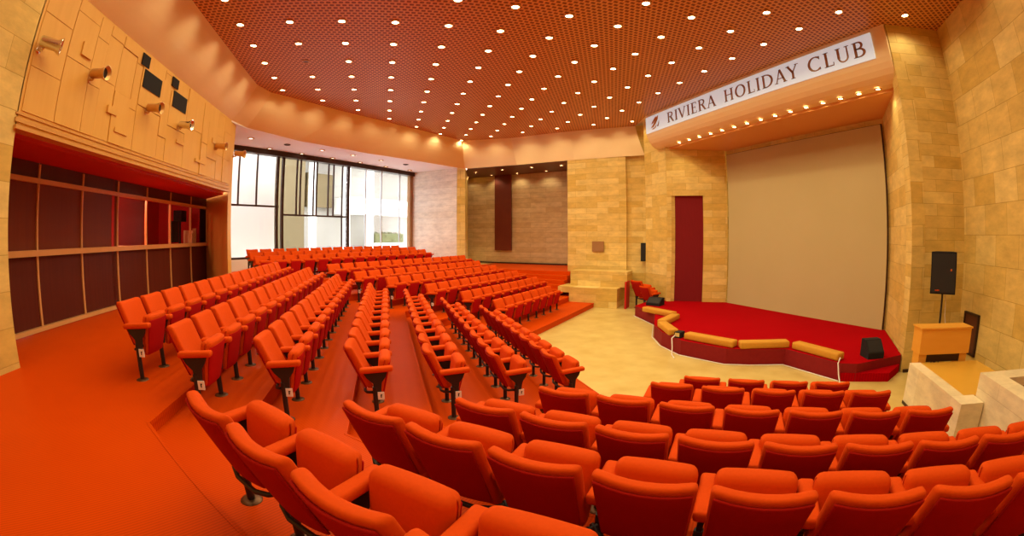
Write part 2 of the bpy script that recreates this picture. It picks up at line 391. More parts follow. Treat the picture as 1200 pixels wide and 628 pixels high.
# room behind the glass
mb = MB()
mb.box((BX-2.0, 10.8, 2.6), (.1, 6.6, 3.0)); mb.box((BX-1.0, 14.1, 2.6), (2.0, .1, 3.0)); mb.box((BX-1.0, 8.5, 2.6), (2.0, .1, 3.0)); mb.box((BX-1.03, 11.3, 3.98), (1.9, 5.6, .06)); mb.box((BX-.6, 11.3, 2.38), (1.0, 5.4, .06))
bp(mb, 'booth_interior', M['red_paint'])
def booth_item(name, mbx, mat, label, cat):
    return tag(mbx.build(name, mat), label, cat)
booth_item('monitor', MB().box((BX-.35, 12.35, 2.86), (.06, .42, .62)).box((BX-.35, 12.35, 2.45), (.2, .3, .08)), M['matte_black'], 'upright black monitor standing behind the booth glass', 'monitor')
booth_item('equipment_case', MB().box((BX-.5, 13.0, 3.35), (.3, .38, .34)).box((BX-.5, 13.0, 2.8), (.06, .06, .8)), M['matte_black'], 'black boxy projector on a stand behind the booth glass', 'projector')
booth_item('cardboard_box', MB().box((BX-.3, 13.3, 2.62), (.3, .34, .40), rz=.2).box((BX-.3, 13.3, 2.86), (.34, .16, .1), rz=.2), M['paper'], 'cream cardboard box on the booth counter behind glass', 'box')
booth_item('paper_roll', MB().tube([(BX-.28, 13.68, 2.41), (BX-.28, 13.68, 2.98)], .07, 10), M['paper'], 'tall cream paper roll standing at right end of booth counter', 'paper roll')
booth_item('paper_stack', MB().box((BX-.25, 9.15, 2.445), (.28, .5, .07), rz=.1).box((BX-.25, 9.15, 2.50), (.24, .3, .04), rz=-.1), M['paper'], 'low heap of tan papers on the booth counter near its middle', 'papers')

# ------------------------------------------------------------------ windows
def wpart(name, boxes, mat, root, fo=0.0):
    """boxes given as (s0,s1,z0,z1,depth) on the window plane"""
    mb = MB()
    for s0, s1, z0, z1, d in boxes:
        p = [fs(WFP+fo-d/2, s0), fs(WFP+fo-d/2, s1), fs(WFP+fo+d/2, s1), fs(WFP+fo+d/2, s0)]
        mb.prism(p, z0, z1)
    me = mb.mesh(name, mat); me.transform(Matrix.Translation(-Vector(root.location))); return link(name, me, root)
WH = 5.98
w1 = struct(empty('window_1', (*fs(WFP, 7.3), 1.9)))
wpart('window_frame', [(5.6,9.25,1.86,1.94,.10),(5.6,9.0,3.83,3.90,.08),(8.86,8.96,1.44,WH,.12),(9.12,9.22,1.44,WH,.12)], M['frame'], w1)
wpart('mullion', [(7.12,7.18,3.87,WH,.06)], M['frame'], w1); wpart('mullion', [(7.93,7.99,3.87,WH,.06)], M['frame'], w1)
wpart('pane', [(5.6,8.86,1.94,3.83,.012)], M['glass'], w1); wpart('pane', [(5.6,8.86,3.9,WH,.012)], M['glass'], w1)
wpart('sill', [(5.6,9.2,1.40,1.86,.16)], M['out_white'], w1)
w2 = struct(empty('window_2', (*fs(WFP, 11), 1.44)))
wpart('window_frame', [(9.22,12.75,3.52,3.59,.08),(12.62,12.76,1.40,WH,.12),(9.22,12.7,1.40,1.50,.10)], M['frame'], w2)
for s in (9.87, 10.06, 10.75, 10.91, 11.55, 11.84, 12.35):
    wpart('mullion', [(s-.03,s+.03,3.55 if s < 12 else 1.45,WH,.06)], M['frame'], w2)
wpart('pane', [(9.22,12.62,1.5,3.52,.012)], M['glass'], w2); wpart('pane', [(9.22,12.62,3.59,WH,.012)], M['glass'], w2)
w3 = struct(empty('window_3', (*fs(WFP, 15), 1.44)))
wpart('window_frame', [(12.76,16.9,1.40,1.46,.08)], M['frame_pale'], w3)
for s in (13.79, 14.85, 16.16):
    wpart('mullion', [(s-.025,s+.025,1.45,WH,.05)], M['frame_pale'], w3)
wpart('pane', [(12.76,16.9,1.46,WH,.012)], M['glass'], w3)
wpart('jamb', [(16.88,17.12,1.40,WH,.2)], M['brown_jamb'], w3)
mb = MB()
mb.prism([fs(WFP-.15,5.6), fs(WFP-.15,17.15), fs(WFP+.22,17.15), fs(WFP+.22,5.6)], 5.84, 6.06)
struct(mb.build('trim_5', M['frame']))

# courtyard outside
tag(MB().prism([fs(-15.45,2),fs(-15.45,24),fs(-40,24),fs(-40,2)], .9, 1.2).build('courtyard_paving', M['out_grey']), 'pale courtyard paving outside the tall windows', 'paving', kind='structure')
cw = tag(empty('courtyard_wall', (*fs(-17.2, 6), 1.2)), 'plain white courtyard wall close outside the left window panes', 'wall')
me = MB().prism([fs(-17.2,2.5),fs(-17.2,9.9),fs(-17.4,9.9),fs(-17.4,2.5)], 1.2, 9).mesh('wall_slab', M['out_white']); me.transform(Matrix.Translation(-Vector(cw.location))); link('wall_slab', me, cw)
bd = tag(empty('courtyard_building', (*fs(-23, 18), 1.2)), 'pale building across the courtyard with columns and white balcony beam', 'building')
def bpart(name, rects, mat):
    mb = MB()
    for f0, f1, s0, s1, z0, z1 in rects:
        mb.prism([fs(f0,s0),fs(f0,s1),fs(f1,s1),fs(f1,s0)], z0, z1)
    me = mb.mesh(name, mat); me.transform(Matrix.Translation(-Vector(bd.location))); return link(name, me, bd)
bpart('facade', [(-24.2,-24.0,8,30,1.2,11)], M['out_pale'])
bpart('wing', [(-23.9,-22.6,13.2,15.2,1.2,9)], M['out_tan'])
bpart('dark_bay', [(-23.95,-23.5,16.0,18.2,4.6,6.8)], M['out_tan'])
bpart('doorway', [(-23.98,-23.9,12.0,13.0,1.2,4.4)], M['out_tan'])
for s in (15.6, 18.4, 20.6):
    bpart('column', [(-22.8,-22.4,s,s+.4,1.2,9)], M['out_white'])
bpart('balcony_beam', [(-23.9,-22.3,18.5,29,4.2,5.3)], M['out_white'])
bpart('upper_slab', [(-23.9,-22.3,12,29,7.6,8.2)], M['out_white'])
random.seed(5)
mb = MB()
hp = empty('hedge', (*fs(-22.6, 22.6), 2.0)); tag(hp, 'clipped green hedge in white trough across the courtyard', 'hedge')
for i in range(240):
    x = random.uniform(-1.5, 1.5); y = random.uniform(-.3, .3); z = random.uniform(.3, .95)
    a = random.uniform(0, 6.28); r = random.uniform(.06, .12)
    mb.add([(x-r*math.cos(a), y-r*math.sin(a), z-r*.5), (x+r*math.cos(a), y+r*math.sin(a), z-r*.3), (x+r*math.sin(a)*.6, y, z+r), (x-r*math.sin(a)*.6, y+r*.5, z+r*.8)], [(0,1,2,3)])
mb.box((0,0,.5), (2.9,.55,.7))
mb.build('foliage', M['hedge'], hp); MB().box((0,0,0), (3.2,.7,.4)).build('trough', M['out_white'], hp)
hp.rotation_euler.z = PI/4

# ------------------------------------------------------------------ far walls and niche
A_, B_, C_, D_ = (3.75,20.6), (7.44,16.69), (9.2,14.82), (9.85,14.15)
mb = MB(); mb.prism([fs(WFP,17.1), (3.37,20.8), (3.75,20.75), (4.6,24.4), fs(WFP,17.8)], 1.0, 6.1)
struct(mb.build('wall_window_return', M['stone_w']))
mb = MB(); mb.prism([(3.38,20.78),(3.75,20.58),(4.6,24.3),(4.45,24.4)], 1.0, 6.1)
struct(mb.build('wall_niche_left', M['stone_y']))
mb = MB(); mb.prism([(4.2,24.55),(9.0,19.75),(9.15,19.9),(4.35,24.7)], 1.0, 6.3)
struct(mb.build('wall_niche', M['stone_n']))
mb = MB(); mb.prism([(3.9,20.9),(7.6,16.95),(9.1,20.1),(4.4,24.8)], 5.98, 6.05)
struct(mb.build('trim_6', M['brown_soffit']))
mb = MB(); mb.bar((4.55,24.12),(8.82,19.85), .03, 1.19, 1.27); struct(mb.build('baseboard_niche', M['frame']))
mb = MB(); mb.prism([B_, C_, (9.35,15.0), (8.9,20.0)], 0, 6.2)
struct(mb.build('wall_far', M['stone_d']))
mb = MB(); mb.prism([(9.27,14.93), (9.95,14.2), (10.6,14.9), (9.8,15.6)], 0, ZCEIL+.05)
struct(mb.build('wall_far_right', M['stone_d']))
# dark fascia over the niche opening
tag(MB().prism([(5.83,22.80),(6.56,22.07),(6.52,22.03),(5.79,22.76)], 1.9, 5.98).build('hanging_panel', M['strip']), 'tall maroon panel hanging on the stone niche back wall', 'panel')
tag(MB().prism([(8.17,15.86),(8.52,15.49),(8.50,15.47),(8.15,15.84)], 2.04, 2.46).prism([(8.19,15.85),(8.50,15.50),(8.48,15.47),(8.17,15.82)], 2.08, 2.42).build('wall_plaque', M['brown_jamb']), 'small square brown plaque on the far stone wall', 'plaque')
cs = tag(empty('column_speaker', (9.66, 14.25, 2.05)), 'slim black column speaker on stone wall left of stage pillar', 'speaker'); cs.rotation_euler.z = -PI/4
MB().box((0,0,0), (.22,.16,.72)).build('cabinet', M['matte_black'], cs); MB().box((0,-.085,0), (.18,.012,.66)).build('grille', M['grille'], cs)
# stone bench against the far wall
sb = tag(empty('stone_bench', (*fs(-4.9,15.8), 0)), 'two-stepped pale stone bench block below the far stone wall', 'bench')
def sbp(name, f0, f1, s0, s1, z0, z1):
    me = MB().prism([fs(f0,s0),fs(f1,s0),fs(f1,s1),fs(f0,s1)], z0, z1).mesh(name, M['stone_d']); me.transform(Matrix.Translation(-Vector(sb.location))); return link(name, me, sb)
sbp('seat_block', -5.85, -3.95, 15.4, 16.9, 0, .73); sbp('back_block', -6.0, -3.7, 15.95, 16.9, .73, 1.32); sbp('side_ledge', -6.35, -5.85, 15.5, 16.6, .5, .73)

# ------------------------------------------------------------------ stage opening
P1 = (9.55,13.95); P2 = (9.55,12.4); P3 = (11.2,11.1)
mb = MB(); mb.prism([P1, P2, (9.75,12.35), (10.3,13.4), (10.3,14.6)], 0, ZCEIL+.05)
struct(mb.build('wall_stage_pillar', M['stone_y']))
# slanted wall with doorway
dA = Vector(P2); dB = Vector(P3); dd = (dB-dA).normalized(); nn = Vector((-dd.y, dd.x))*-1
if nn.x < 0: nn = -nn
dw0, dw1, dtop = .06, 1.22, 4.12
def dpt(t, n=0): return tuple(dA + dd*t + nn*n)
Ld = (dB-dA).length
mb = MB()
mb.prism([dpt(-.1), dpt(dw0), dpt(dw0,.25), dpt(-.1,.25)], 0, 6.2)
mb.prism([dpt(dw1), dpt(Ld), dpt(Ld,.25), dpt(dw1,.25)], 0, 6.2)
mb.prism([dpt(dw0), dpt(dw1), dpt(dw1,.25), dpt(dw0,.25)], dtop, 6.2)
struct(mb.build('wall_stage_left', M['stone_d']))
dr = struct(empty('door_1', (*dpt(.6,.1), .35)))
me = MB().prism([dpt(dw0,.10), dpt(dw1,.10), dpt(dw1,.16), dpt(dw0,.16)], .33, dtop).mesh('door_curtain', M['door_red']); me.transform(Matrix.Translation(-Vector(dr.location))); link('door_curtain', me, dr)
# back wall of the stage with header strip
mb = MB(); mb.prism([(11.3,11.2),(11.3,4.5),(11.5,4.5),(11.5,11.2)], 0, 6.3)
struct(mb.build('wall_stage_back', M['stone_y']))
mb = MB(); mb.prism([SWL, (9.35,3.12), (11.5,4.4), (11.35,4.85)], 0, 6.3)
struct(mb.build('wall_stage_right', M['stone_y']))
scn = tag(empty('projection_screen', (11.2, 7.95, .35)), 'large cream projection screen filling the back of the stage', 'screen')
MB().box((0,0,2.60), (.04,6.15,5.20)).build('screen_cloth', M['screen'], scn)
MB().box((.03,0,2.60), (.03,6.21,5.24)).build('screen_border', M['frame'], scn)
# canopy over the stage
CY0, CY1 = 3.38, 12.98
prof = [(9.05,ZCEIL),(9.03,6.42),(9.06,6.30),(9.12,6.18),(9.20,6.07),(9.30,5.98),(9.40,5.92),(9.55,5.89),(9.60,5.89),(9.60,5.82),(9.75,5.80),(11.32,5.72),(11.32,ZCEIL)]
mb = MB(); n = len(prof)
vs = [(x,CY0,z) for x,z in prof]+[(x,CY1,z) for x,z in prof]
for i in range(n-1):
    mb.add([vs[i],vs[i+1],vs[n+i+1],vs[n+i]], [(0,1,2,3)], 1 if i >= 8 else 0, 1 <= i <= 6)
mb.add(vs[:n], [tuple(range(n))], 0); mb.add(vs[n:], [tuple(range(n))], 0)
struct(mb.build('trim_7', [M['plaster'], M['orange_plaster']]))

# sign -------------------------------------------------------------
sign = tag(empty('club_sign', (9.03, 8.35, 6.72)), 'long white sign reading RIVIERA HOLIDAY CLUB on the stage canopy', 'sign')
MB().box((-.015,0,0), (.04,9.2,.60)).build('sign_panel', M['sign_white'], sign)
def ribbon(mb, pts, w, closed=False):
    """flat ribbon (u,v) along a polyline with per-point or single width"""
    n = len(pts); ww = w if isinstance(w, (list, tuple)) else [w]*n
    Ls = []; Rs = []
    for i in range(n):
        a = Vector(pts[i-1 if (i > 0 or closed) else 0]); b = Vector(pts[(i+1) % n if (i < n-1 or closed) else n-1])
        d = (b-a).normalized(); nn_ = Vector((-d.y, d.x))*ww[i]/2; p = Vector(pts[i])
        Ls.append(p+nn_); Rs.append(p-nn_)
    for i in range(n if closed else n-1):
        j = (i+1) % n
        yield [Ls[i], Ls[j], Rs[j], Rs[i]]
TH, TN = .145, .075
def arc(cx, cy, rx, ry, a0, a1, n=12): return [(cx+rx*math.cos(math.radians(a0+(a1-a0)*i/n)), cy+ry*math.sin(math.radians(a0+(a1-a0)*i/n))) for i in range(n+1)]
def wv(pts, cx):   # thick on the sides, thin on top and bottom
    return [TN + (TH-TN)*min(1, abs(p[0]-cx)/.3) for p in pts]
def serif(x, y, w=.26): return ([(x-w/2, y), (x+w/2, y)], .05)
def stem(x): return [([(x,0),(x,1)], TH), serif(x,.025,.30), serif(x,.975,.30)]
G = {}
G['I'] = (.34, stem(.17))
bowl = arc(.36,.75,.24,.22,90,-90); G['R'] = (.78, stem(.18)+[([(.18,.97)]+bowl+[(.18,.53)], [.07]+wv(bowl,.36)+[.07]), ([(.40,.53),(.68,.04)], TH), serif(.70,.025,.2)])
G['V'] = (.78, [([(.08,1),(.40,.02)], TH), ([(.40,.02),(.70,1)], TN), serif(.08,.975), serif(.70,.975)])
G['E'] = (.62, stem(.17)+[([(.17,.965),(.55,.965)], .07), ([(.17,.52),(.46,.52)], .06), ([(.17,.035),(.57,.035)], .07), ([(.54,.99),(.54,.80)], .045), ([(.57,.01),(.57,.22)], .045), ([(.46,.6),(.46,.44)], .04)])
G['A'] = (.80, [([(.10,0),(.40,1)], TN), ([(.40,1),(.71,0)], TH), ([(.2,.34),(.6,.34)], .06), serif(.10,.025), serif(.71,.025,.28)])
G['H'] = (.86, stem(.17)+stem(.68)+[([(.17,.52),(.68,.52)], .07)])
oo = arc(.44,.5,.36,.47,0,345,22); G['O'] = (.90, [('c', oo, wv(oo,.44))])
G['L'] = (.60, stem(.17)+[([(.17,.035),(.56,.035)], .07), ([(.56,.01),(.56,.24)], .045)])
db = arc(.32,.5,.46,.465,90,-90,16); G['D'] = (.88, stem(.17)+[([(.17,.965)]+db+[(.17,.035)], [.07]+wv(db,.42)+[.07])])
G['Y'] = (.76, [([(.38,0),(.38,.48)], TH), ([(.07,1),(.38,.46)], TH), ([(.38,.46),(.68,1)], TN), serif(.07,.975), serif(.68,.975), serif(.38,.025,.30)])
cc = arc(.46,.5,.38,.47,48,312,20); G['C'] = (.84, [(cc, wv(cc,.46)), ([(.72,.97),(.72,.74)], .05), ([(.72,.03),(.72,.22)], .04)])
ub = [(.17,1)]+arc(.42,.32,.25,.29,180,360,14)+[(.67,1)]; G['U'] = (.84, [(ub, [TH]*2+[TN+.02]*(len(ub)-3)+[TN]), serif(.17,.975,.3), serif(.67,.975,.26)])
b1 = arc(.34,.76,.20,.21,90,-90); b2 = arc(.36,.28,.26,.25,90,-90); G['B'] = (.70, stem(.17)+[([(.17,.97)]+b1+[(.17,.55)], [.06]+wv(b1,.3)+[.06]), ([(.17,.53)]+b2+[(.17,.03)], [.06]+wv(b2,.32)+[.06])])
def put_word(word, y0, y1, h=.36, zc=.0):
    adv = [G[c][0] for c in word]; gap = .10; tot = sum(adv) + gap*(len(word)-1); sc = (y0-y1)/tot; u = 0
    for c in word:
        mb = MB()
        for st in G[c][1]:
            cl = st[0] == 'c'
            pts, w = (st[1], st[2]) if cl else st
            for q in ribbon(mb, pts, w, cl):
                mb.add([(-.042, (y0-8.35) - (u+p.x)*sc, zc+(p.y-.5)*h) for p in q], [(0,1,2,3)])
                mb.add([(-.036, (y0-8.35) - (u+p.x)*sc, zc+(p.y-.5)*h) for p in q], [(3,2,1,0)])
        mb.build('letter', M['letters'], sign)
        u += G[c][0] + gap
put_word('RIVIERA', 11.63, 9.15); put_word('HOLIDAY', 8.77, 5.97); put_word('CLUB', 5.66, 3.95)
mb = MB()
def leaf(pts, mi=0):
    mb.add([(-.042, (12.35-8.35) - x, z) for x, z in pts], [tuple(range(len(pts)))], mi)
leaf([(-.30,-.16),(-.10,-.02),(.05,.18),(.22,.24),(.18,.10),(.05,-.04),(-.10,-.14)])
leaf([(-.26,-.02),(-.16,.08),(.0,.20),(.10,.23),(-.02,.08),(-.12,.0)])
leaf([(-.24,-.20),(-.05,-.16),(.10,-.06),(.04,-.18),(-.10,-.23)], 0)
leaf([(.10,-.16),(.18,-.06),(.25,.06),(.24,-.08),(.18,-.18)], 1)
mb.build('emblem', [M['emblem'], M['letters']], sign)

# right-hand walls
mb = MB(); mb.prism([SWL, RC, (10.5,2.6), (9.4,3.6)], 0, ZCEIL+.05)
struct(mb.build('wall_short', M['stone_d']))
mb = MB(); mb.prism([RC, (2.8,-5.0), (3.1,-5.2), (10.5,2.2)], 0, ZCEIL+.05)
struct(mb.build('wall_right', M['stone_r']))
mb = MB(); mb.prism([(WX-.6,-5.0),(2.8,-5.0),(2.8,-5.2),(WX-.6,-5.2)], 0, ZCEIL+.05)
struct(mb.build('wall_back', M['stone_x']))
mb = MB(); mb.bar((9.12,3.30),(10.15,2.42), .04, 0, .06); struct(mb.build('baseboard_short', M['frame']))

# ------------------------------------------------------------------ stage platform
SF = [(9.6,13.2),(7.94,12.17),(7.63,10.57),(6.70,9.30),(6.34,8.45),(6.21,7.52),(6.58,6.40),(7.0,6.01),(7.62,5.57),(7.60,4.10),(7.80,3.84),(9.12,3.40),(11.25,4.8),(11.25,11.1),(9.75,12.4)]
st = struct(empty('trim_stage', (9, 8, 0)))
def stp(name, mbx, mats):
    me = mbx.mesh(name, mats); me.transform(Matrix.Translation(-Vector(st.location))); return link(name, me, st)
mb = MB(); n = len(SF)
pp = SF[::-1]
mb.add([(x,y,.35) for x,y in SF], [tuple(range(n))], 0)
for i in range(n): 
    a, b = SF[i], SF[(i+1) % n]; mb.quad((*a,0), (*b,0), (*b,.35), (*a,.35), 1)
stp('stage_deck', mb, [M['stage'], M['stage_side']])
low = [(7.58,4.08),(8.30,3.30),(9.05,3.38),(9.05,3.9),(7.8,3.95)]
stp('lower_step', MB().prism(low, 0, .17), M['stage'])
# cushions along the stage rim
CU = [((7.52,11.12),(7.72,9.86),'amber bolster at the far left end of the stage rim'),
      ((7.62,9.66),(6.68,9.08),'short amber bolster slanting out between two others on the stage rim'),
      ((6.60,8.95),(6.24,7.98),'amber bolster ending at a small dark box on the stage rim'),
      ((6.33,7.60),(6.70,6.36),'amber bolster in the middle of the stage rim, facing the orange seats'),
      ((6.74,6.28),(7.70,5.66),'amber bolster on the stage rim before its inward bend'),
      ((7.74,5.48),(7.66,4.22),'amber bolster at the right end of the stage rim')]
for a, b, lab in CU:
    a = Vector(a); b = Vector(b); d = b-a; L_ = d.length
    o = empty('stage_bolster', (*((a+b)/2 + Vector((.10,0))), .35), math.atan2(d.y, d.x)); tag(o, lab, 'bolster', 'amber bolsters along the stage rim')
    me = rounded((L_, .26, .15), .035, (2,1,1), None, 3, 'cushion', M['cushion']); c = link('cushion', me, o); c.location = (0,0,.076)
bx = tag(empty('stage_light_box', (6.36,7.78,.35), .4), 'small dark box light between two bolsters on the stage rim', 'light box')
MB().box((0,0,.07), (.22,.16,.14)).build('housing', M['matte_black'], bx); MB().box((-.115,0,.08), (.012,.12,.09)).build('lens', M['chrome'], bx)
# speakers on the stage
def wedge(name, loc, rz, size, label):
    o = tag(empty(name, loc, rz), label, 'speaker'); w, d, h = size
    pr = [(-d/2,0),(d/2,0),(d/2,h),(d*.05,h),(-d/2,h*.35)]
    mb = MB(); nn_ = len(pr)
    va = [(x,-w/2,z) for x,z in pr]; vb = [(x,w/2,z) for x,z in pr]
    mb.add(va+vb, [tuple(range(nn_)), tuple(range(nn_,2*nn_))]+[(i,(i+1)%nn_,nn_+(i+1)%nn_,nn_+i) for i in range(nn_)])
    mb.build('cabinet', M['matte_black'], o)
    a = Vector((-d/2-.004,0,h*.35)); b = Vector((d*.05-.004,0,h+.004)); e = (b-a)
    g = MB(); u = Vector((0,1,0)); q = [a+e*.1-u*w*.44, a+e*.1+u*w*.44, a+e*.92+u*w*.44, a+e*.92-u*w*.44]
    g.quad(*q); g.build('grille', M['grille'], o)
    return o
wedge('stage_monitor', (8.62,11.95,.35), .5, (.50,.42,.25), 'black wedge monitor at foot of left stage pillar')
wedge('stage_monitor', (8.50,3.86,.35), 1.0, (.40,.36,.35), 'black wedge monitor at right end of stage by stone wall')
# cables
def cable(pts, r, label, mat='white', name='cable'):
    return tag(MB().tube(pts, r, 6).build(name, M[mat]), label, 'cable')
rim = [(x-.05*(1 if x < 9 else 0), y, .012) for x, y in SF[1:10]]
cable(rim, .012, 'thin white cable lying along the foot of the stage front')
cable([(6.27,7.80,.42),(6.12,7.76,.36),(6.10,7.70,.15),(6.02,7.60,.02),(5.9,7.35,.014)], .014, 'white cable hanging from dark box light down the stage front')
cable([(7.62,4.16,.44),(7.52,4.14,.36),(7.50,4.08,.15),(7.40,3.96,.02),(7.22,3.80,.014)], .014, 'white cable hanging from last bolster at the right of stage front')

# pa speaker on pole behind the cabinet
pa = tag(empty('pa_speaker_stand', (8.98,2.55,0), 0), 'black loudspeaker on a thin pole stand beside the right stone corner', 'speaker stand')
MB().tube([(0,0,.75),(0,0,1.72)], .022, 10).build('pole', M['black'], pa)
MB().tube([(0,0,.03),(0,0,.78)], .03, 10).build('base_tube', M['black'], pa)
for k in range(3):
    a = 2*PI*k/3+.5; MB().tube([(0,0,.55),(.30*math.cos(a),.30*math.sin(a),.015)], .012, 6).build('leg', M['black'], pa)
rt = math.radians(-51+180)     # front looks towards the seats
hd = MB(); hw, hh = .27, .76
trap = [(-hw,-.20),(hw,-.20),(.18,.20),(-.18,.20)]
cab = MB(); cab.prism(trap, 1.68, 1.68+hh); cabo = cab.build('loudspeaker', M['matte_black'], pa)
cabo.rotation_euler.z = math.atan2(-2.55, -8.98) + PI/2
g = MB().box((0,-.207,1.68+hh/2), (hw*1.84,.012,hh*.92)).box((-.12,-.216,1.75), (.09,.006,.022), mi=1).box((.16,-.216,2.12), (.035,.006,.035), mi=1).build('grille', [M['grille'], M['chrome']], cabo)
cable([(9.03,2.53,1.78),(9.12,2.50,1.5),(9.08,2.48,1.25),(9.14,2.44,1.0),(9.1,2.42,.8)], .008, 'thin white cable dangling beneath the pole loudspeaker')

# stone planters at the right, in axes (e1 towards wall, e2 along it)
O_ = Vector((7.4,2.57)); E1 = Vector((S2,-S2)); E2 = Vector((-S2,-S2))
def ep(a, b): return tuple(O_ + E1*a + E2*b)
def eprism(mbx, a0, a1, b0, b1, z0, z1, mi=0): return mbx.prism([ep(a0,b0),ep(a1,b0),ep(a1,b1),ep(a0,b1)], z0, z1, mi)
pl = tag(empty('stone_trough', (*ep(.4,1), 0)), 'low pale stone trough covered with yellow plywood sheet', 'trough')
def plp(root, name, mbx, mat):
    me = mbx.mesh(name, mat); me.transform(Matrix.Translation(-Vector(root.location))); return link(name, me, root)
mb = MB(); eprism(mb, 0, .22, 0, 1.98, 0, .69); eprism(mb, .22, .40, 1.66, 1.98, 0, .69); eprism(mb, .22, 1.5, 0, 1.66, 0, .60)
plp(pl, 'stone_curb', mb, M['stone_block'])
mb = MB(); eprism(mb, .23, 1.5, -.02, 1.64, .60, .675); plp(pl, 'plywood_cover', mb, M['yellow_wood'])
mb = MB(); eprism(mb, -.012, .40, .0, 2.0, 0, .05); plp(pl, 'dark_plinth', mb, M['frame'])
p2 = tag(empty('stone_planter', (*ep(1.2,2.6), 0)), 'tall pale stone planter filled with red-brown soil at the right wall', 'planter')
mb = MB()
eprism(mb, .42, .75, 1.70, 4.6, 0, 1.0); eprism(mb, .75, 1.6, 1.70, 2.02, 0, 1.0); eprism(mb, .75, 1.6, 2.02, 4.6, 0, .85)
plp(p2, 'stone_curb', mb, M['stone_block'])
mb = MB(); ni, nj = 8, 16
for i in range(ni):
    for j in range(nj):
        def P(i, j):
            a = .76 + (1.58-.76)*i/ni; b = 2.03 + (4.58-2.03)*j/nj
            return (*ep(a,b), .88+.05*math.sin(i*2.1+j*1.3)*math.cos(j*.9))
        mb.add([P(i,j),P(i+1,j),P(i+1,j+1),P(i,j+1)], [(0,1,2,3)], 0, True)
plp(p2, 'soil', mb, M['soil'])
# amber lectern cabinet behind the trough
cb = tag(empty('lectern_cabinet', (*ep(.80,-.22), 0)), 'amber wooden cabinet standing behind the plywood-covered trough', 'cabinet')
mb = MB(); eprism(mb, .20, 1.30, -.42, -.06, .80, 1.22); plp(cb, 'body', mb, M['cabinet'])
mb = MB(); eprism(mb, .18, 1.32, -.44, -.04, 1.22, 1.245); plp(cb, 'top', mb, M['cabinet'])
for a in (.30, 1.20):
    mb = MB(); eprism(mb, a-.08, a+.08, -.38, -.10, 0, .80); plp(cb, 'foot', mb, M['cabinet'])
mb = MB(); eprism(mb, .38, 1.12, -.34, -.12, .66, .80); plp(cb, 'plinth', mb, M['frame'])
# dark framed panel on the right wall
rw = Vector((S2,S2)); 
fpn = tag(empty('wall_panel', (9.80,1.985,.86)), 'dark framed panel fixed low on the right stone wall', 'panel'); fpn.rotation_euler.z = PI/4
MB().box((0,.02,0), (.62,.04,.80)).build('board', M['brown_soffit'], fpn)
MB().box((0,.035,.38), (.62,.06,.04)).box((0,.035,-.38), (.62,.06,.04)).box((.29,.035,0), (.04,.06,.8)).box((-.29,.035,0), (.04,.06,.8)).build('frame', M['frame'], fpn)

# ------------------------------------------------------------------ chairs
def wrap(bend, y0, lean, z0, H, taper=.0):
    def f(x, y, z):
        t = (z+H/2)/H
        return (x*(1-taper*(1-t)), y0 + lean*t + y + bend*(x/.215)**2, z0 + (z+H/2) - .012*(1-min(1,(x/.215)**2))*t)
    return f
ME = {}
ME['backrest'] = rounded((.462,.085,.47), .030, (6,1,4), wrap(.030, .015, -.215, .36, .47, .06), 3, 'backrest', M['fabric'])
ME['back_shade_panel'] = rounded((.434,.022,.438), .010, (6,1,4), wrap(.030, -.036, -.199, .360, .435, .06), 2, 'back_shade_panel', M['back_shade'])  # thin rear skin that carries the painted shade
def seatf(x, y, z):
    t = (z+.235)/.47; tk = .72+.38*t
    return (x*(.86+.14*min(1,t*1.6)), .135 + .085*t + y*tk + .018*(x/.215)**2*(1 if y > 0 else 0)*-1, .245+(z+.235)*.96)
ME['seat'] = rounded((.43,.125,.47), .048, (6,2,5), seatf, 4, 'seat', M['fabric'])
ME['seat_shade_panel'] = rounded((.40,.02,.40), .009, (5,1,4), lambda x, y, z: (x*(.86+.14*min(1,(z+.2)/.4*1.6)), .135+.085*(z+.2+.02)/.47 + .0625*(.72+.38*(z+.22)/.47) + y*.9 - .007 - .018*(x/.215)**2, .255+(z+.2)*.96), 2, 'seat_shade_panel', M['pan'])  # thin skin added over the folded seat to carry its painted shade
def armm(sx):
    return rounded((.094,.36,.058), .022, (1,3,1), lambda x, y, z: (sx*.274+x, .115+y, .592+z+.012*(y/.18)), 3, 'armrest', M['fabric'])
def sidem(sx):
    mb = MB(); pr = [(-.03,.565),(.23,.565),(.21,.51),(.165,.45),(.15,.29),(.085,.29),(.075,.44),(.01,.50)]
    x0, x1 = sx*.274-.016, sx*.274+.016; n = len(pr)
    mb.add([(x0,y,z) for y,z in pr]+[(x1,y,z) for y,z in pr], [tuple(range(n))[::-1], tuple(range(n,2*n))]+[(i,(i+1)%n,n+(i+1)%n,n+i) for i in range(n)])
    return mb.mesh('side_panel', M['black'])
def legm(sx): return MB().tube([(sx*.274,.09,.005),(sx*.274,.09,.40)], .027, 10).mesh('leg', M['black'])
def platem(sx): return MB().lathe([(0,.014),(.055,.014),(.075,.006),(.078,0)], 14, 0, (sx*.274,.09,0)).mesh('base_plate', M['plate'])
for sx, t in ((1,'p'),(-1,'n')):
    ME['armrest'+t] = armm(sx); ME['side_panel'+t] = sidem(sx); ME['leg'+t] = legm(sx); ME['base_plate'+t] = platem(sx)
ME['support_bar'] = MB().tube([(.274,.06,.34),(.20,.0,.315),(.1,-.03,.30),(-.1,-.03,.30),(-.20,.0,.315),(-.274,.06,.34)], .016, 8).mesh('support_bar', M['black'])
tg = MB(); tg.box((.298,.15,.305), (.010,.07,.085)).box((.304,.15,.305), (.003,.012,.038), mi=1).box((.304,.157,.318), (.003,.012,.010), mi=1)
ME['row_tag'] = tg.mesh('row_tag', [M['white_tag'], M['black']])
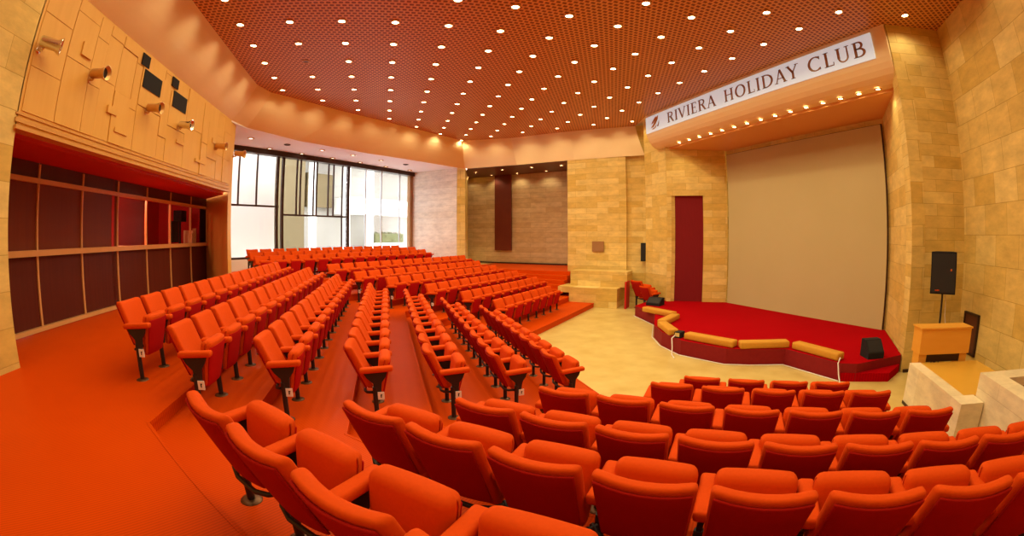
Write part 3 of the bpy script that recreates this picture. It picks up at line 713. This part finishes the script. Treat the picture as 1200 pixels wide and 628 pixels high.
def proto(arms, tagged=False):
    r = empty('cinema_chair', (0,0,-50))
    link('backrest', ME['backrest'], r); _s = link('seat', ME['seat'], r); link('seat_shade_panel', ME['seat_shade_panel'], _s); link('support_bar', ME['support_bar'], r)
    s = link('back_shade_panel', ME['back_shade_panel'], r); s['label'] = 'rear panel of the backrest, shade painted in as darker red'
    for t in arms:
        link('armrest', ME['armrest'+t], r); p = link('side_panel', ME['side_panel'+t], r)
        l = link('leg', ME['leg'+t], r); link('base_plate', ME['base_plate'+t], l)
        if tagged and t == 'p': q = link('row_tag', ME['row_tag'], p); q['label'] = 'small white number tag'
    return r
PR = {'p': proto('p'), 'pn': proto('pn'), 'pt': proto('p', True)}
used = set()
def copy_tree(o, parent=None):
    c = o.copy(); col.objects.link(c)
    if parent is not None: c.parent = parent; c.matrix_parent_inverse = Matrix()
    for ch in o.children: copy_tree(ch, c)
    return c
def chair(kind, loc, rz, label, group, sc=1.0, rx=0):
    o = copy_tree(PR[kind]); o.location = loc; o.rotation_euler = (rx,0,rz); o.scale = (sc,sc,sc)
    tag(o, label, 'chair', group); return o
ORD = ['first','second','third','fourth','fifth','sixth','seventh','eighth','ninth','tenth','eleventh','twelfth','thirteenth','fourteenth','fifteenth','sixteenth','seventeenth']
ROW = [None,'front','second','third','fourth','fifth','sixth','rearmost']
# middle block: rows run away along +Y and look at the stage (+X)
RF = {1:(2.251,5.595,.988,9), 2:(1.298,5.197,1.003,10), 3:(.400,4.731,1.02,11), 4:(-.453,4.202,1.06,11), 5:(-1.325,3.947,1.055,13), 6:(-2.12,3.671,1.024,14), 7:(-3.165,4.287,.994,14)}
for k, (x, y, rho, n) in RF.items():
    for i in range(n):
        X = rho*x + .20; Y = rho*(y + .55*i) + .21
        kind = 'pt' if i == 0 and k > 1 else ('pn' if i == n-1 else 'p')
        chair(kind, (X, Y, LV[k]), -PI/2, f"orange tip-up chair {ORD[i]} from the near aisle, {ROW[k]} row of middle block by stage", 'cinema chairs of the middle block')
# near block: rows run to the right and look across to the far stage corner
NF = {1:(3.456,3.73,1.018,4), 2:(2.727,3.408,.998,5), 3:(1.441,3.322,.974,7), 4:(.623,2.895,.934,9), 5:(-.176,2.524,.935,8), 6:(-1.031,2.017,.973,6)}
NROW = [None,'front','second','third','fourth','fifth','nearest']
for k, (x, y, rho, n) in NF.items():
    for i in range(n):
        p = Vector((x, y))*rho + Vector((S2,-S2))*.55*rho*i + Vector((S2,S2))*.2
        chair('pn' if i == 0 else 'p', (p.x, p.y, LV[k]), -PI/4, f"orange tip-up chair {ORD[i]} from left in the {NROW[k]} row of right foreground block", 'cinema chairs of the right foreground block')
# far block: rows look back towards the camera side of the stage
FB = {1:(-5.86,9.72,7), 2:(-6.80,9.55,9), 3:(-7.66,9.07,10), 4:(-8.58,8.45,11), 5:(-9.36,7.95,12), 6:(-10.28,7.70,13)}
FROW = [None,'front','second','third','fourth','fifth','rearmost']
for k, (f, s0, n) in FB.items():
    for i in range(n):
        p = fs(f+.2, s0+.22+.55*i)
        chair('pt' if i == 0 else ('pn' if i == n-1 else 'p'), (*p, LV[k]), -3*PI/4, f"red tip-up chair {ORD[i]} from left in the {FROW[k]} row of far block", 'cinema chairs of the far block')
# three rows before the window
WB = {1:(-12.4,6.36,15,1.28), 2:(-13.2,6.58,15,1.37), 3:(-14.0,6.88,14,1.44)}
WROW = [None,'front','middle','back']
for k, (f, s0, n, z) in WB.items():
    for i in range(n):
        p = fs(f+.2, s0+.22+.565*i)
        chair('p' if i < n-1 else 'pn', (*p, z), -3*PI/4, f"red tip-up chair {ORD[i]} from left in the {WROW[k]} of three rows by the window", 'cinema chairs before the window')
# spare chairs by the stone bench
spare = chair('pn', (*fs(-3.10,15.60), 0), -3*PI/4+.9, 'spare red tip-up chair parked against right side of stone bench', 'spare chairs', 1.3)
spare = chair('pn', (*fs(-2.75,15.25), 0), -3*PI/4+.9, 'spare red tip-up chair parked beside the stage pillar and column speaker', 'spare chairs', 1.1)
# end board on the bench
def drop(o):
    for c in list(o.children): drop(c)
    bpy.data.objects.remove(o)
for r in PR.values(): drop(r)
tag(MB().prism([fs(-3.66,15.42),fs(-3.60,15.42),fs(-3.60,16.0),fs(-3.66,16.0)], 0, 1.0).build('red_board', M['red_paint']), 'upright dark red board leaning on right end of stone bench', 'board')

# ------------------------------------------------------------------ lamps
def spot(loc, energy, color=(1,.83,.50), size=150, blend=.5, rad=.05, rot=(0,0,0)):
    l = bpy.data.lights.new('spot', 'SPOT'); l.energy = energy; l.color = color; l.spot_size = math.radians(size); l.spot_blend = blend; l.shadow_soft_size = rad
    o = bpy.data.objects.new('spot', l); col.objects.link(o); o.location = loc; o.rotation_euler = rot; return o
def downlight_mesh(lit=True, r=.075, name='downlight'):
    mb = MB(); mb.lathe([(r*1.45,0),(r*1.45,-.015),(r*1.05,-.03),(r*.98,-.006)], 14, 0); mb.disc((0,0,-.012), r, (0,0,-1), 14, 1)
    return mb.mesh(name, [M['ring'], M['lamp'] if lit else M['lamp_off']])
DLM = downlight_mesh(); DLO = downlight_mesh(False)
def inside(p, poly, m):
    x, y = p; ok = False; n = len(poly)
    for i in range(n):
        (x1,y1), (x2,y2) = poly[i], poly[(i+1)%n]
        if (y1 > y) != (y2 > y) and x < (x2-x1)*(y-y1)/(y2-y1)+x1: ok = not ok
        dx, dy = x2-x1, y2-y1; t = max(0, min(1, ((x-x1)*dx+(y-y1)*dy)/(dx*dx+dy*dy)))
        if math.hypot(x-x1-t*dx, y-y1-t*dy) < m: return False
    return ok
LE = 24
for i in range(-3, 9):
    js = [j for j in range(-12, 12) if inside((-.035+1.126*i, 8.30+1.109*j), poly, .03)]
    if i == 8: js = [-5, 5]
    for rank, j in enumerate(sorted(js, reverse=True)):
        x, y = -.035+1.126*i, 8.30+1.109*j
        seen = y > 3.2 + .0*i or (i >= 3 and y > 1.5)
        lit = not (i == -2 and j == 2)
        if seen:
            o = link('downlight', DLM if lit else DLO); o.location = (x, y, ZCEIL)
            st_ = 'glowing' if lit else 'dim'
            tag(o, f"{st_} round downlight, {ORD[rank]} from far end in {ORD[i+3]} ceiling line from left", 'ceiling light', 'downlights in the grid ceiling')
        if lit: spot((x, y, ZCEIL-.05), LE*(1.08 if y > 2.0 else .5))
# canopy lamps
for i in range(15):
    y = 11.60 - .5407*i
    o = link('canopy_lamp', DLM); o.location = (9.46, y, 5.905); o.scale = (.8,.8,.8)
    tag(o, f"small glowing lamp under the stage canopy, {ORD[i]} from left", 'lamp', 'lamps under the stage canopy')
    if i % 2 == 0: spot((9.46, y, 5.84), 18, size=140)
# soffit lamps
SOF = [(-4.9,14.5),(-3.83,15.71),(-2.66,16.83),(-1.5,17.89),(-.33,19.1),(.82,20.15)]
SOF2 = [(-4.70,16.35),(-3.62,17.5),(-2.45,18.6),(-1.3,19.7),(-.12,20.85),(1.1,21.9)]
SM = MB(); SM.lathe([(.13,0),(.13,-.02),(.09,-.03),(.085,-.006)], 14, 0); SM.disc((0,0,-.010), .085, (0,0,-1), 14, 1)
SMm = SM.mesh('soffit_lamp', [M['ring'], M['lamp_soft']]); SMo = MB(); SMo.lathe([(.13,0),(.13,-.02),(.09,-.03),(.085,-.006)], 14, 0); SMo.disc((0,0,-.010), .085, (0,0,-1), 14, 1); SMo = SMo.mesh('soffit_lamp', [M['frame'], M['lamp_off']])
for r, (lst, nm) in enumerate(((SOF,'front'),(SOF2,'window side'))):
    for i, (x, y) in enumerate(lst):
        off = (r, i) in ((0,1),(0,5))
        o = link('soffit_lamp', SMo if off else SMm); o.location = (x, y, 6.04)
        tag(o, f"{'dark' if off else 'bright'} round lamp in white window soffit, {ORD[i]} from left in the {nm} line", 'lamp', 'lamps in the white soffit')
# niche lamps
NL = [(4.43,23.5),(4.5,21.63),(5.55,22.5),(5.6,20.45),(6.66,21.42),(6.76,19.36),(7.81,20.2),(7.85,18.3)]
for i, (x, y) in enumerate(NL):
    o = link('niche_lamp', DLM); o.location = (x, y, 5.98)
    tag(o, f"small glowing lamp in dark niche ceiling, {ORD[i]} from left", 'lamp', 'lamps in the niche ceiling')
    spot((x, y, 5.93), 22, size=140)
# cylinder spotlights on the wood wall
def wall_spot(y, z, mat, lab, x=WX, aim=(1,.0,-.10)):
    o = tag(empty('wall_spotlight', (x, y, z)), lab, 'spotlight', 'cylinder spotlights on the wood wall')
    o.scale = (.78,.78,.78); a = Vector(aim).normalized(); p0 = Vector((.20,0,0))-a*.10
    MB().lathe([(0,-.02),(.085,-.02),(.10,.0),(.10,.30),(.15,.40),(.155,.415),(.135,.41),(.09,.30),(.0,.29)], 18, 0, p0, a).build('can', M[mat], o)
    MB().disc(p0+a*.33, .105, a, 16).build('lens', M['black'], o)
    MB().tube([(0,0,-.10),(.12,0,-.12),tuple(p0+a*.12)], .025, 8).lathe([(.0,.03),(.06,.03),(.06,0)], 12, 0, (0.0,0,-.10), (1,0,0)).build('bracket', M[mat], o)
wall_spot(4.12, 5.10, 'chrome', 'chrome cylinder spotlight nearest the stone pier on wood wall', aim=(.72,.66,-.14))
wall_spot(5.42, 5.10, 'brass', 'brass cylinder spotlight second from the stone pier on wood wall')
wall_spot(7.35, 5.08, 'brass', 'brass cylinder spotlight below the larger left black square on wood wall')
wall_spot(8.82, 5.10, 'chrome', 'silver cylinder spotlight below the larger right black square on wood wall')
wall_spot(11.1, 5.08, 'brass', 'brass cylinder spotlight near the window end of the wood wall')
wall_spot(12.36, 5.10, 'brass', 'brass cylinder spotlight at the wood wall corner, against the bright window', x=WX+.12)
for (y0,y1,z0,z1,lab) in ((6.88,7.18,5.80,6.02,'small black square vent high on wood wall, left of the pair'),(7.06,7.80,5.42,5.76,'large black square speaker opening left on the wood wall'),(8.24,8.56,5.82,6.02,'small black square vent high on wood wall, right of the pair'),(8.40,9.10,5.42,5.76,'large black square speaker opening right on the wood wall')):
    tag(MB().box((WX+.035, (y0+y1)/2, (z0+z1)/2), (.02, y1-y0, z1-z0)).build('wall_vent', M['matte_black']), lab, 'vent', 'black square openings in the wood wall')
# wall washers grazing the cove
def washers(a, b, n, e):
    a = Vector(a); b = Vector(b); d = (b-a).normalized(); nrm = Vector((d.y, -d.x))
    for i in range(n):
        p = a + (b-a)*((i+.5)/n) + nrm*.75; out = Vector((-nrm.x, -nrm.y, -.50)).normalized()
        q = out.to_track_quat('-Z', 'Y').to_euler()
        spot((p.x, p.y, ZCEIL-.12), e*1.7, size=62, blend=1.0, rad=.06, rot=q)
washers((-3.7,13.1), (2.6,18.8), 7, 11); washers((CW[1][0], 2.0), (CW[1][0], 12.0), 8, 11); washers((4.2,19.1), CW[8], 5, 5)
# booth lamp
pl_ = bpy.data.lights.new('booth_lamp', 'POINT'); pl_.energy = 110; pl_.color = (1,.62,.42); pl_.shadow_soft_size = .1
po = bpy.data.objects.new('booth_lamp', pl_); col.objects.link(po); po.location = (BX-.5, 8.9, 3.75)

# ------------------------------------------------------------------ world, camera, view
w = bpy.data.worlds.new('World'); bpy.context.scene.world = w; w.use_nodes = True
nt = w.node_tree; nt.nodes.clear(); bg = nt.nodes.new('ShaderNodeBackground'); wo = nt.nodes.new('ShaderNodeOutputWorld')
bg.inputs[0].default_value = (1,.985,.95,1); bg.inputs[1].default_value = 7
nt.links.new(bg.outputs[0], wo.inputs[0])

f_px = 504.636
cam = bpy.data.cameras.new('camera'); co = bpy.data.objects.new('camera', cam); col.objects.link(co)
bpy.context.scene.camera = co
cam.type = 'PANO'; cam.panorama_type = 'FISHEYE_LENS_POLYNOMIAL'; cam.sensor_fit = 'HORIZONTAL'; cam.sensor_width = 36
f_mm = f_px*36/1200
cam.fisheye_fov = math.radians(240)
cam.fisheye_polynomial_k0 = 0; cam.fisheye_polynomial_k1 = -1/f_mm
cam.fisheye_polynomial_k2 = 0; cam.fisheye_polynomial_k3 = 0; cam.fisheye_polynomial_k4 = 0
cam.shift_y = -(314-283.44)/628
cam.clip_start = .05
co.location = (0, 0, ZC)
ph, pitch, roll = .28939, -.01481, -.00121
fw = Vector((math.sin(ph)*math.cos(pitch), math.cos(ph)*math.cos(pitch), math.sin(pitch)))
ri = Vector((math.cos(ph), -math.sin(ph), 0)); up = ri.cross(fw)
r2 = ri*math.cos(roll)+up*math.sin(roll); u2 = -ri*math.sin(roll)+up*math.cos(roll)
Mx = Matrix((r2, u2, -fw)).transposed(); co.rotation_euler = Mx.to_euler()
sc = bpy.context.scene
sc.view_settings.view_transform = 'Standard'; sc.view_settings.look = 'None'
sc.view_settings.exposure = 0.0
